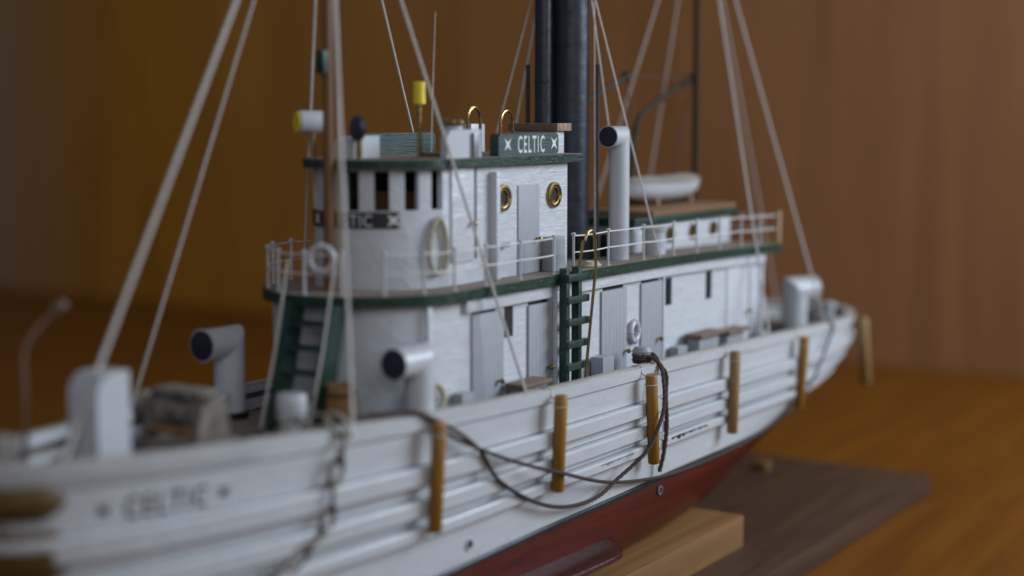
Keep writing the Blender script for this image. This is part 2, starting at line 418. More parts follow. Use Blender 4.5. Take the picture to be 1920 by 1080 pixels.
BANDS = [(.095, .285, .0), (.285, .395, .34), (.395, .475, .0), (.475, .575, .34), (.575, .635, .0), (.635, .71, .34), (.71, .975, .03)]
for side in (-1, 1):
    for t0, t1, pr in BANDS:
        band(t0, t1, pr, 'rub_rail' if pr > .1 else 'hull_plank', M['white'], side)
    band(.977, 1.012, .035, 'boot_stripe', M['black'], side)
    # cap rail: outer strake with a flat top that reaches inboard
    V = []; F = []; n = 64
    prof = [(.0, .10), (.0, -.42), (.05, -.42), (.05, -.1), (.093, -.1), (.093, .07), (.088, .10)]
    for i in range(n+1):
        for t, o in prof:
            xb, xs = ends(0); X = xb+(xs-xb)*(1-math.cos(math.pi*i/n))/2
            p = hull_pt(X, t, o, side)
            yy = p[1] if (p[1]-YC)*side > 0 else YC
            V.append((p[0], yy, p[2]))
    k = len(prof)
    for i in range(n):
        for j in range(k): F.append((i*k+j, i*k+(j+1) % k, (i+1)*k+(j+1) % k, (i+1)*k+j))
    s = MB(); s.add(V, F); s.build('cap_rail', M['white'], hull)
    # thin bare-wood line along the inner half of the cap
    V = []; F = []
    prof = [(.0, -.12, .0), (.0, -.43, .0), (.0, -.43, .03), (.0, -.12, .03)]
    for i in range(n+1):
        for t, o, dz in prof:
            X = xb+(xs-xb)*(1-math.cos(math.pi*i/n))/2
            p = hull_pt(X, t, o, side)
            yy = p[1] if (p[1]-YC)*side > 0 else YC
            V.append((p[0], yy, p[2]+dz))
    k = 4
    for i in range(n):
        for j in range(k): F.append((i*k+j, i*k+(j+1) % k, (i+1)*k+(j+1) % k, (i+1)*k+j))
    s = MB(); s.add(V, F); s.build('cap_strip', M['capwood'], hull)
    # inner face of the bulwark
    V = []; F = []
    for i in range(n+1):
        for t, dz in ((.05, 0), (.05, -1.5)):
            X = xb+(xs-xb)*(1-math.cos(math.pi*i/n))/2
            p = hull_pt(X, t, -.22, side); yy = p[1] if (p[1]-YC)*side > 0 else YC
            V.append((p[0], yy, p[2]+dz))
    for i in range(n): F.append((2*i, 2*i+1, 2*i+3, 2*i+2))
    s = MB(); s.add(V, F, True); s.build('bulwark', M['deck'], hull)

# bilge keel: dark maroon board lying on the turn of the red hull
for side in (-1, 1):
    V = []; F = []; n = 48
    for i in range(n+1):
        X = 36+(57.9-36)*(1-(1-i/n)**1.7)
        o_ = 1.15*math.sqrt(max(0, 1-max(0, (X-56.3)/1.62)**2))+.02
        for off, dz in ((-.15, .06), (o_*.5, -.12), (o_-.05, -.30), (o_, -.36), (o_, -.50), (o_-.06, -.56), (-.15, -.25)):
            p = hull_pt(X, 1.46, off, side); V.append((p[0], p[1], p[2]+dz))
    k = 7
    for i in range(n):
        for j in range(k): F.append((i*k+j, i*k+(j+1) % k, (i+1)*k+(j+1) % k, (i+1)*k+j))
    F += [tuple(range(k)), tuple(n*k+j for j in reversed(range(k)))]
    s = MB(); s.add(V, F, True); s.build('bilge_keel', M['maroon'], hull)
# round ports in the hull side
def hull_port(X, t, r, side, rim):
    p = Vector(hull_pt(X, t, .03, side)); q = Vector(hull_pt(X, t, .2, side)); ax = (q-p).normalized()
    s = MB(); s.lathe([(r*1.0, -.05), (r*1.25, .0), (r*1.25, .05), (r*.95, .06), (r*.85, .0), (r*.85, -.02)], p, ax, 20)
    s.build('hull_port', rim, hull)
    s = MB(); s.lathe([(r*.84, -.1), (r*.84, .012)], p, ax, 20); s.build('port_hole', M['navy'], hull)
hull_port(47.73, .86, .19, -1, M['vent']); hull_port(62.0, 1.13, .17, -1, M['steel'])
hull_port(40.2, .835, .19, -1, M['vent'])

# lettering on the bow
def on_bow(a, b, d): return hull_pt(34.15+a, .205-b/7.2, .02+d, -1)
ab, F = text_mesh('CELTIC', .94, .66, None, track=1.42, bold=.02)
s = MB(); s.add([on_bow(a, b-.33, 0) for a, b in ab], F)
for a in (-1.95, 1.95):
    P = star_poly(.30); s.add([on_bow(a, 0, 0)]+[on_bow(a+x, y, 0) for x, y in P], [(0, i+1, (i+1) % 8+1) for i in range(8)])
s.build('bow_lettering', M['ink'], hull)
# worn streaks along the lower rub rails
for (xa, xb_, t, th) in ((62.6, 66.3, .652, .018), (56.3, 59.0, .655, .010)):
    s = MB(); V = []; F = []; n = 26; rr = random.Random(3)
    for i in range(n+1):
        X = xa+(xb_-xa)*i/n; w = th*(.35+rr.random())*(1.5 if i < n*.4 else .8)*(0.3 if rr.random() < .2 else 1)
        V += [hull_pt(X, t-w*.2, .346, -1), hull_pt(X, t+w, .346, -1)]
    for i in range(n): F.append((2*i, 2*i+1, 2*i+3, 2*i+2))
    s.add(V, F); s.build('paint_chip', M['ink'] if th > .012 else M['steel'], hull)
# dark wooden bow pads between the rub rails
for (t0, t1, xe) in ((.07, .215, 31.15), (.255, .47, 31.5)):
    for side in (-1, 1):
        s = MB(); V = []; F = []; n = 14; k = 9
        for i in range(n+1):
            fr = i/n; X = 29.45+1.4*t0+(xe-29.45-1.4*t0)*fr**1.8
            lo = 1-(max(0, (fr-.75)/.25))**2*.75
            tm = (t0+t1)/2
            for j in range(k):
                q = math.pi*j/(k-1); t = tm-(t1-t0)/2*math.cos(q)*lo
                V.append(hull_pt(X, t, .02+.34*math.sin(q)*lo, side))
        for i in range(n):
            for j in range(k-1): F.append((i*k+j, i*k+j+1, (i+1)*k+j+1, (i+1)*k+j))
        F.append(tuple(n*k+j for j in range(k)))
        s.add(V, F, True); s.build('bow_pad', M['pad'], hull)
# stem post
s = MB(); s.tube([(29.3, YC, -9.2), (29.45, YC, -10.4), (30.9, YC, -18.2)], .3, 10); s.build('stem_post', M['white'], hull)

# main deck with planks
def zdeck(X): return zrail(X)-1.0
def hdeck(X): return max(0.05, half(min(max(X, 29.6), 92.8), .09)-.2)
main_deck = None
s = MB(); V = []; F = []; n = 60; xs_ = [29.9+(92.6-29.9)*i/n for i in range(n+1)]
for X in xs_: V += [(X, YC-hdeck(X), zdeck(X)-.03), (X, YC+hdeck(X), zdeck(X)-.03)]
for i in range(n): F.append((2*i, 2*i+1, 2*i+3, 2*i+2))
s.add(V, F); main_deck = s.build('main_deck', M['black'], ship)
pw = .62
for i in range(-9, 9):
    y0 = i*pw+.02; y1 = (i+1)*pw-.02; ym = max(abs(y0), abs(y1))
    xin = [X for X in np.linspace(30, 92.6, 90) if hdeck(X) > ym-.1]
    if len(xin) < 3: continue
    s = MB(); V = []; F = []; xa, xb_ = xin[0], xin[-1]; n = 24
    for j in range(n+1):
        X = xa+(xb_-xa)*j/n; z = zdeck(X)
        for y, dz in ((y0, -.02), (y0, .02), (y1, .02), (y1, -.02)): V.append((X, YC+y, z+dz))
    for j in range(n):
        for q in range(4): F.append((j*4+q, j*4+(q+1) % 4, j*4+4+(q+1) % 4, j*4+4+q))
    F += [(0, 1, 2, 3), (4*n+3, 4*n+2, 4*n+1, 4*n)]
    s.add(V, F); s.build('plank', M['deck'], main_deck)

# ---------------------------------------------------------------- houses: walls that follow a D-shaped plan
class Plan:
    def __init__(s, xf, xa, h, Lf, ex=2.2, r=.25):
        s.h = h; P = []
        # from aft port corner forward, round the bow, aft on starboard, and closed across the stern
        m = 48
        front = []
        for i in range(m+1):
            th = math.pi*i/m
            c, si = math.cos(th), math.sin(th)
            y = -h*(abs(c)**(2/ex))*(1 if c > 0 else -1)
            x = xf+Lf*(1-abs(si)**(2/ex))
            front.append((x, y))
        P = [(xa, -h)]+front+[(xa, h)]
        s.P = np.array(P)+np.array([0, YC])
        d = np.sqrt(((s.P[1:]-s.P[:-1])**2).sum(1)); s.S = np.concatenate([[0], np.cumsum(d)]); s.L = s.S[-1]
        s.xa = xa; s.xf = xf; s.Lf = Lf
    def at(s, a, depth=0.):
        """depth > 0 goes into the house"""
        a = min(max(a, 0), s.L)
        x = np.interp(a, s.S, s.P[:, 0]); y = np.interp(a, s.S, s.P[:, 1])
        e = .15
        x0 = np.interp(max(a-e, 0), s.S, s.P[:, 0]); y0 = np.interp(max(a-e, 0), s.S, s.P[:, 1])
        x1 = np.interp(min(a+e, s.L), s.S, s.P[:, 0]); y1 = np.interp(min(a+e, s.L), s.S, s.P[:, 1])
        tx, ty = x1-x0, y1-y0; n = math.hypot(tx, ty)
        return x+ty/n*depth, y-tx/n*depth
    def sx(s, X): return s.xa-X      # arclength of a point on the straight port side
def wall(plan, z0f, z1f, openings, reveal=.12, aft=True, dz=.0):
    """skin with real rectangular openings; z0f/z1f floor and head as functions of x; openings (a0,a1,z0,z1)"""
    A = sorted(set([0., plan.L]+[float(a) for a in plan.S]+[o[i] for o in openings for i in (0, 1)]))
    B = []
    for a in A:
        if not B or a-B[-1] > 1e-4: B.append(a)
    A = B
    s = MB()
    zs_all = sorted(set([o[i] for o in openings for i in (2, 3)]))
    V = []; F = []; idx = {}
    def vert(a, z, d):
        key = (round(a, 4), z if isinstance(z, str) else round(z, 4), d)
        if key not in idx:
            x, y = plan.at(a, d); x0, _ = plan.at(a, 0)
            zz = z0f(x0) if z == 'lo' else z1f(x0) if z == 'hi' else z
            idx[key] = len(V); V.append((x, y, zz))
        return idx[key]
    Z = ['lo']+zs_all+['hi']
    for i in range(len(A)-1):
        am = (A[i]+A[i+1])/2
        for j in range(len(Z)-1):
            if zs_all:
                lo = -99 if Z[j] == 'lo' else Z[j]; hi = 99 if Z[j+1] == 'hi' else Z[j+1]
                zm = (lo+hi)/2 if lo > -99 and hi < 99 else (hi-.01 if lo == -99 else lo+.01)
                if any(o[0] < am < o[1] and o[2] < zm < o[3] for o in openings): continue
            F.append((vert(A[i], Z[j], 0), vert(A[i+1], Z[j], 0), vert(A[i+1], Z[j+1], 0), vert(A[i], Z[j+1], 0)))
    for o in openings:
        aa = [a for a in A if o[0]-1e-6 <= a <= o[1]+1e-6]; zz = [z for z in zs_all if o[2]-1e-6 <= z <= o[3]+1e-6]
        for z in (o[2], o[3]):
            for i in range(len(aa)-1): F.append((vert(aa[i], z, 0), vert(aa[i+1], z, 0), vert(aa[i+1], z, reveal), vert(aa[i], z, reveal)))
        for a in (o[0], o[1]):
            for i in range(len(zz)-1): F.append((vert(a, zz[i], 0), vert(a, zz[i+1], 0), vert(a, zz[i+1], reveal), vert(a, zz[i], reveal)))
    if aft:
        F.append((vert(0, 'lo', 0), vert(0, 'hi', 0), vert(plan.L, 'hi', 0), vert(plan.L, 'lo', 0)))
    s.add(V, F); return s
def slab(plan, z0f, z1f):
    A = [float(a) for a in plan.S]; V = []; F = []
    # extra stations along the straight sides
    st = [plan.xa+(plan.xf+plan.Lf-plan.xa)*i/16 for i in range(17)]
    P = [(x, YC-plan.h) for x in st[:-1]]+[tuple(p) for p in plan.P[1:-1]]+[(x, YC+plan.h) for x in reversed(st[:-1])]
    n = len(P)
    V = [(x, y, z0f(x)) for x, y in P]+[(x, y, z1f(x)) for x, y in P]
    F = [(i, (i+1) % n, n+(i+1) % n, n+i) for i in range(n)]
    for i in range(n//2-1+n % 2):
        a, b, c, d = i, i+1, n-2-i, n-1-i
        if b < c:
            F += [(a, d, c, b), (n+a, n+b, n+c, n+d)]
        elif b == c:
            F += [(a, d, b), (n+a, n+b, n+d)]
    s = MB(); s.add(V, F); return s

# ---- boat deck
def zb(X): return -6.6-(.3*((X-60)/18)**2 if X > 60 else 0)
pd = Plan(44.05, 79.0, 4.14, 4.2, 2.0)
boat_deck = slab(pd, lambda x: zb(x)-.42, lambda x: zb(x)-.03).build('boat_deck', M['green'], ship)
pd2 = Plan(44.15, 78.9, 4.04, 4.2, 2.0)
slab(pd2, lambda x: zb(x)-.1, lambda x: zb(x)).build('deck_surface', M['tan'], boat_deck)

# ---- deckhouse under it
ph = Plan(44.75, 77.2, 3.7, 3.2, 2.2)
SX = ph.sx
def ztop(x): return zb(x)-.40
dark_open = [(52.02, 52.70, -8.86, -7.62), (66.05, 66.75, -9.02, -7.72), (70.45, 71.15, -9.15, -7.76)]
gaps = [(60.0, 61.9, -7.75, -7.56), (63.6, 65.4, -7.74, -7.58), (49.7, 51.4, -7.70, -7.60), (53.8, 55.4, -7.74, -7.62)]
ops = [(SX(b), SX(a), z0, z1) for a, b, z0, z1 in dark_open+gaps]
deckhouse = wall(ph, lambda x: zdeck(x)-.3, ztop, ops, .06).build('deckhouse', M['house'], ship)
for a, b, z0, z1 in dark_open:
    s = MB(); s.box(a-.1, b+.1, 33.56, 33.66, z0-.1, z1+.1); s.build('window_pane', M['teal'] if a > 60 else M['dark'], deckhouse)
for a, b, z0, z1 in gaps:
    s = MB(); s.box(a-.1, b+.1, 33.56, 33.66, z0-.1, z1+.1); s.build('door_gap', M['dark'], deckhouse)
def zat(x): return zdeck(x)-.05
def door(x0, x1, ztop_, planked=False, mat='door', th=.10):
    if planked:
        n = 7; w = (x1-x0)/n
        s = MB()
        for i in range(n): s.box(x0+i*w+.004, x0+(i+1)*w-.004, 33.5-th, 33.53, zat(x0), ztop_, .007)
        s.box(x0+.01, x1-.01, 33.5-th+.010, 33.53, zat(x0), ztop_-.01)
    else:
        s = MB(); s.box(x0, x1, 33.5-th, 33.53, zat(x0), ztop_, .02)
    return s.build('door', M[mat], deckhouse)
door(49.66, 51.85, -7.70); door(53.74, 55.62, -7.74, True); door(59.80, 62.10, -7.75, True); door(63.5, 65.55, -7.74, True); door(72.86, 75.5, -7.80, mat='house', th=.06)
def knob(x, y, z, parent, r=.11, name='knob', ax=(0, -1, 0)):
    s = MB(); s.lathe([(.05, 0), (.05, .1), (r, .14), (r*1.05, .2), (r*.7, .28), (.02, .3)], (x, y, z), ax, 14); return s.build(name, M['brass'], parent)
k0 = knob(55.22, 33.40, -10.43, deckhouse)
for x, z in ((51.45, -10.48), (61.95, -10.62), (65.15, -10.45), (75.2, -10.2)): dup(k0, 'knob', (x-55.22, 0, z+10.43), deckhouse)
# fascia board under the deck edge, corner strip, pilasters, frames
s = MB(); s.box(49.1, 55.4, 33.28, 33.5, -7.55, -7.06, .03); s.build('fascia', M['house'], deckhouse)
s = MB(); V = []; F = []; n = 20
for i in range(n+1):
    X = 57.6+(77.25-57.6)*i/n
    for y, dz in ((33.28, -.98), (33.28, -.44), (33.5, -.44), (33.5, -.98)): V.append((X, y, zb(X)+dz+.04))
for i in range(n):
    for q in range(4): F.append((i*4+q, i*4+(q+1) % 4, i*4+4+(q+1) % 4, i*4+4+q))
F += [(0, 1, 2, 3), (4*n+3, 4*n+2, 4*n+1, 4*n)]
s.add(V, F); s.build('fascia', M['house'], deckhouse)
for x0, x1, y in ((55.66, 56.1, 33.24), (46.75, 47.0, 33.40), (75.55, 75.75, 33.38), (77.05, 77.3, 33.36), (65.62, 65.8, 33.36)):
    s = MB(); s.box(x0, x1, y, 33.53, zat(x0), -7.07 if x0 < 56.3 else zb(x0)-.45, .03); s.build('pilaster', M['house'], deckhouse)
# boxes and seats along the wall
for x0, x1, y0, h, m in ((58.75, 59.75, 32.75, 1.5, 'grey'), (66.3, 67.3, 32.9, 1.15, 'grey'), (48.2, 48.95, 32.9, 1.3, 'grey'), (75.7, 76.7, 32.8, 1.0, 'grey')):
    s = MB(); s.box(x0, x1, y0, 33.36, zat(x0), zat(x0)+h+.0, .03); s.build('deck_box', M[m], ship)
for x0, x1, zt in ((51.75, 53.85, -10.62), (67.7, 70.4, -10.55), (70.9, 73.4, -10.75)):
    b = MB(); b.box(x0, x1, 32.35, 33.3, zt-.16, zt, .02); bench = b.build('bench', M['brown'], ship)
    b = MB(); b.box(x0+.25, x1-.25, 32.6, 33.25, zat(x0), zt-.16, .02); b.build('bench_base', M['grey'], bench)

# ---- rails round the boat deck
pr = Plan(44.25, 78.8, 3.97, 4.15, 2.0)
SR = pr.sx
def stanchion_at(a):
    x, y = pr.at(a); return (x, y, zb(x))
st0 = None
posts = [SR(x) for x in (78.6, 76.4, 74.0, 71.4, 68.8, 66.3, 63.3, 60.0, 57.0)]
gap_posts = [SR(x) for x in (55.4, 52.8, 50.3)]
fr0, fr1 = SR(48.2), pr.L-SR(48.2)
front = [fr0+(fr1-fr0)*i/8 for i in range(9)]
star = [pr.L-SR(x) for x in (50.7, 53.4, 56.0, 58.5, 61, 63.6, 66.3, 68.8, 71.4, 74, 76.4, 78.6)]
for a in posts+gap_posts+front+star:
    p = stanchion_at(a)
    if st0 is None:
        s = MB(); s.lathe([(.10, 0), (.10, .04), (.055, .06), (.055, 1.52), (.10, 1.53), (.11, 1.58), (.06, 1.64)], p, (0, 0, 1), 10)
        st0 = s.build('stanchion', M['vent'], boat_deck); sp = p
    else: dup(st0, 'stanchion', (p[0]-sp[0], p[1]-sp[1], p[2]-sp[2]), boat_deck)
def wire(alist, h, name='rail_wire', r=.032):
    pts = []
    for i in range(len(alist)-1):
        a, b = alist[i], alist[i+1]
        for j in range(6):
            q = a+(b-a)*j/6; x, y = pr.at(q); pts.append((x, y-.0, zb(x)+h-.035*math.sin(math.pi*j/6)*(1 if i % 2 else .5)))
    x, y = pr.at(alist[-1]); pts.append((x, y, zb(x)+h))
    s = MB(); s.tube(pts, r, 6); s.build(name, M['wire'], boat_deck)
for h in (.80, 1.5):
    wire(posts, h); wire(gap_posts+front[:3], h); wire(front[3:]+star, h)
# strip-wood end posts of the rail at the stern end
s = MB(); s.box(78.45, 78.75, 33.05, 33.3, zb(78.6), zb(78.6)+1.75, .02); s.build('rail_end_post', M['pale'], boat_deck)
wire([SR(78.6), 0.0], 1.5)
s = MB()
for h in (.8, 1.5): s.tube([(78.7, YC-4.0, zb(78.7)+h), (78.7, YC+4.0, zb(78.7)+h)], .032, 6)
s.build('rail_wire', M['wire'], boat_deck)

# ---- wheelhouse
pwh = Plan(46.35, 58.45, 2.8, 3.3, 2.1)
SWH = pwh.sx
ZS, ZH = -3.62, -2.08
ops = []
a_l, a_r = SWH(49.45), pwh.L-SWH(49.45)
nw = 8; step = (a_r-a_l)/nw
wins = []
for i in range(nw):
    a0 = a_l+step*i+.32; wins.append((a0, a_l+step*(i+1)-.26, ZS, ZH-.06))
slit = (SWH(51.45), SWH(51.2), -5.68, ZH-.04)
ops = wins+[slit]
wheelhouse = wall(pwh, lambda x: zb(x)-.02, lambda x: -2.04, ops, .26).build('wheelhouse', M['house'], ship)
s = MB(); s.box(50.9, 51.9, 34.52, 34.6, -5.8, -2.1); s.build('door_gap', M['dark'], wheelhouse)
# dark inner bulkhead so the wheel room reads as a room
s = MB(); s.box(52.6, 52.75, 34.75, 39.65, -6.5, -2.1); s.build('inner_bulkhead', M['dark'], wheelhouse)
s = MB(); s.box(49.0, 50.3, 36.2, 38.2, -6.5, -3.0, .05); s.build('wheel_stand', M['barrel'], wheelhouse)
prf = Plan(45.95, 59.35, 3.12, 3.5, 2.1)
slab(prf, lambda x: -2.06, lambda x: -1.72).build('roof', M['green'], wheelhouse)
slab(Plan(46.02, 59.3, 3.05, 3.5, 2.1), lambda x: -1.75, lambda x: -1.70).build('roof_surface', M['tan'], wheelhouse)
# doors and boards on the port wall
s = MB(); s.box(49.62, 51.15, 34.32, 34.42, -5.72, -2.1, .02); s.build('door', M['house'], wheelhouse)
s = MB(); s.box(54.43, 56.08, 34.34, 34.42, zb(55)+.02, -2.92, .02); s.build('door', M['door'], wheelhouse)
s = MB(); s.box(52.36, 52.62, 34.05, 34.42, zb(52), -2.3, .02); s.build('door_post', M['house'], wheelhouse)
s = MB(); s.box(56.3, 57.35, 33.85, 34.38, zb(56), zb(56)+1.45, .03); s.build('step_box', M['grey'], wheelhouse)
s = MB(); s.box(52.75, 53.5, 34.15, 34.42, -5.35, -5.15, .02); s.build('bracket', M['steel'], wheelhouse)
kw = knob(55.82, 34.34, -5.18, wheelhouse, .09); dup(kw, 'knob', (50.92-55.82, -.02, .93), wheelhouse)
def porthole(x, y, z, parent, r, ax=(0, -1, 0), n=32, g='dark'):
    s = MB(); s.lathe([(r*1.0, 0), (r, .06), (r*.95, .12), (r*.80, .13), (r*.74, .07), (r*.66, .06), (r*.62, .10), (r*.54, .10), (r*.50, .0)], (x, y, z), ax, n)
    o = s.build('porthole', M['brass'], parent)
    s = MB(); s.lathe([(r*.52, -.02), (r*.52, .025)], (x, y, z), ax, n)
    s.build('porthole_glass', M['pglass'], parent); return o
porthole(53.3, 34.4, -3.38, wheelhouse, .56); porthole(57.27, 34.4, -3.42, wheelhouse, .56)
# black name band round the front
A0, A1 = pwh.L/2-2.35, pwh.L/2+2.6
s = MB(); V = []; F = []; n = 40
for i in range(n+1):
    a = A0+(A1-A0)*i/n
    for z, d in ((-4.28, .0), (-4.28, -.05), (-3.66, -.05), (-3.66, .0)):
        x, y = pwh.at(a, d); V.append((x, y, z))
for i in range(n):
    for q in range(4): F.append((i*4+q, i*4+(q+1) % 4, i*4+4+(q+1) % 4, i*4+4+q))
F += [(0, 1, 2, 3), (4*n+3, 4*n+2, 4*n+1, 4*n)]
s.add(V, F); s.build('name_band', M['ink'], wheelhouse)
ab, F = text_mesh('CELTIC', .66, .80, None, track=1.14, bold=.0)
am = pwh.L/2-.42
# arclength runs port -> starboard, so the word runs against it when read from ahead
def on_band(a, b, d=-.06):
    x, y = pwh.at(am-a, d); return (x, y, -3.97+b)
s = MB(); s.add([on_band(a, b-.235) for a, b in ab], F)
for a in (-1.72, 1.72):
    P = star_poly(.33); s.add([on_band(a, 0)]+[on_band(a+x, y) for x, y in P], [(0, i+1, (i+1) % 8+1) for i in range(8)])
s.build('band_lettering', M['letter'], wheelhouse)

# ---- things on the wheelhouse roof
ZT = -1.70
def nameboard(y, sgn, label_txt, x0=52.95, x1=57.62):
    z0, z1 = ZT, -.80
    r = .22; poly = []
    for cx, cz, a0 in ((x1-r, z1-r, 0), (x0+r, z1-r, 90), (x0+r*.4, z0+r*.4, 180), (x1-r, z0+r, 270)):
        rr = r if cx != x0+r*.4 else r*.4
        for i in range(6): poly.append((cx+rr*math.cos(R(a0+18*i)), cz+rr*math.sin(R(a0+18*i))))
    s = MB(); s.prism(poly, 0, .42, lambda a, b, d: (a, y+sgn*d, b))
    o = s.build('nameboard', M['gboard'], ship)
    if label_txt:
        ab, F = text_mesh('CELTIC', .98, .54, None, track=1.30, bold=.010)
        s = MB(); s.add([(55.42+a, y-.012*sgn, -1.585+b) for a, b in ab], F)
        for cx in (53.62, 57.24):
            P = star_poly(.36, 4, .28); s.add([(cx, y-.012*sgn, -1.24)]+[(cx+px, y-.012*sgn, -1.24+pz) for px, pz in P], [(0, i+1, (i+1) % 8+1) for i in range(8)])
        s.build('board_lettering', M['letter'], o)
    return o
nameboard(34.35, 1, True)
nameboard(40.15, -1, False, 50.45, 56.2)
# deck box with a wooden lid behind the port board
s = MB(); s.box(58.15, 58.85, 34.8, 36.9, ZT, -.72, .03); bx = s.build('roof_locker', M['house'], ship)
s = MB(); s.box(57.95, 59.15, 34.72, 37.1, -.72, -.42, .02); s.build('lid', M['brown'], bx)
s = MB(); s.box(57.96, 59.14, 34.60, 34.72, -.74, -.41, .01); s.build('lid_end', M['endgrain'], bx)
# running-light box, port: back board with rounded fore corner and a block
poly = [(49.5, ZT), (51.85, ZT), (51.85, -.62), (49.9, -.62)]+[(49.9-.4*math.sin(R(a)), -1.02+.4*math.cos(R(a))) for a in (20, 40, 60, 80)]
s = MB(); s.prism(poly, 0, .3, lambda a, b, d: (a, 34.45+d, b)); rl = s.build('running_light_box', M['vent'], ship)
s = MB(); s.box(51.15, 51.5, 34.3, 34.5, ZT, -.75, .02); s.build('lamp', M['steel'], rl)
# white bell post with brass cap
s = MB(); s.lathe([(.36, 0), (.36, 1.25)], (51.3, 35.4, ZT), (0, 0, 1), 24); o = s.build('capped_post', M['vent'], ship)
s = MB(); s.lathe([(.42, 0), (.46, .05), (.46, .2), (.40, .27), (.1, .29)], (51.3, 35.4, -.45), (0, 0, 1), 24); s.build('brass_cap', M['brass'], o)
# brass hoops
def hoop(x, y, w, h, z, parent, name='brass_hoop', r=.065):
    pts = [(x-w/2, y, z)]+[(x-w/2, y, z+h-w/2)]+arc((x, y, z+h-w/2), w/2, math.pi, 0, 12, (1, 0, 0), (0, 0, 1))[1:]+[(x+w/2, y, z)]
    s = MB(); s.tube(pts, r, 8); return s.build(name, M['brass'], parent)
hoop(53.95, 36.2, .92, 1.95, ZT, ship); hoop(56.75, 36.4, .95, 1.82, ZT, ship)
# yellow-topped brass rod, thin aerial
s = MB(); s.tube([(50.4, 36.4, ZT), (50.4, 36.4, .45)], .09, 10); rod = s.build('lamp_rod', M['brass'], ship)
s = MB(); s.lathe([(.22, 0), (.25, .03), (.24, .45), (.25, .85), (.21, .88)], (50.4, 36.4, .36), (0, 0, 1), 20); s.build('yellow_cap', M['yellow'], rod)
s = MB(); s.tube([(51.6, 36.7, ZT), (51.75, 36.7, 1.2), (51.95, 36.7, 4.05)], [.03, .026, .015], 6); s.build('aerial', M['thread'], ship)
# searchlight at the fore end and the navy-faced lamp with its white box
s = MB(); s.lathe([(.40, 0), (.44, .05), (.44, 1.0), (.36, 1.15), (.15, 1.2)], (46.75, 39.5, -.32), (.84, -.50, 0), 24); sl = s.build('searchlight', M['vent'], ship)
s = MB(); s.lathe([(.40, -.03), (.40, .05)], (46.72, 39.52, -.32), (.84, -.50, 0), 24); s.build('lens', M['yellow'], sl)
s = MB(); s.tube([(47.25, 39.2, ZT), (47.25, 39.2, -.6)], .12, 10); s.build('pedestal', M['brass'], sl)
poly = [(47.4, ZT), (49.0, ZT), (49.0, -.85), (47.85, -.85)]+[(47.85-.45*math.sin(R(a)), -1.3+.45*math.cos(R(a))) for a in (22, 45, 68)]
s = MB(); s.prism(poly, 0, 1.0, lambda a, b, d: (a, 37.3+d, b)); s.build('roof_vent_box', M['vent'], ship)
s = MB(); s.lathe([(.40, -.16), (.46, -.1), (.46, .1), (.36, .16)], (47.2, 36.95, -.55), (.9, -.43, 0), 24); nl = s.build('navy_lamp', M['navy'], ship)
s = MB(); s.tube([(47.25, 36.95, ZT), (47.25, 36.95, -.9)], .12, 10); s.build('lamp_post', M['brass'], nl)
s = MB(); s.box(51.2, 52.3, 36.0, 36.9, ZT, ZT+.16, .02); s.build('roof_board', M['brown'], ship)
s = MB(); s.box(57.9, 59.0, 39.0, 39.9, ZT, -.45, .05); s.build('roof_locker', M['vent'], ship)

# ---- funnel
FX, FR = 63.4, .90
prof = [(FR, 0), (FR, 15.5)]
s = MB(); s.lathe(prof, (FX, YC, zb(FX)), (0, 0, 1), 40); funnel = s.build('funnel', M['funnel'], ship)
for z in (2.7, 6.25, 9.7, 13.2):
    s = MB(); s.lathe([(FR-.01, -.06), (FR+.012, -.045), (FR+.012, .045), (FR-.01, .06)], (FX, YC, zb(FX)+z), (0, 0, 1), 40); s.build('band', M['black'], funnel)
s = MB(); s.lathe([(.40, 0), (.40, 8.0), (.42, 8.02), (.42, 8.1), (.40, 8.12), (.40, 15.2)], (62.2, YC+.70, zb(62)), (0, 0, 1), 24); s.build('steam_pipe', M['funnel'], funnel)
for y, x in ((YC-1.12, 64.0), (YC+1.50, 62.15)):
    s = MB(); s.tube([(x, y, zb(x)), (x, y, 2.25)], .10, 10); s.build('side_pipe', M['black'], funnel)
for x, y in ((62.3, 35.75), (63.9, 35.35)):
    s = MB(); s.lathe([(.42, 0), (.42, 1.0), (.36, 1.05)], (x, y, zb(x)), (0, 0, 1), 20); s.build('funnel_drum', M['black'], ship)
s = MB(); s.lathe([(1.35, 0), (1.35, .12), (1.2, .2)], (FX, YC, zb(FX)), (0, 0, 1), 36); s.build('funnel_base', M['funnel'], funnel)
# pale halyard running down beside the funnel
s = MB(); s.tube([(FX+.35, YC-1.05, 8.9), (FX+.3, YC-1.22, -6.4)], .035, 6); s.build('halyard', M['thread'], funnel)

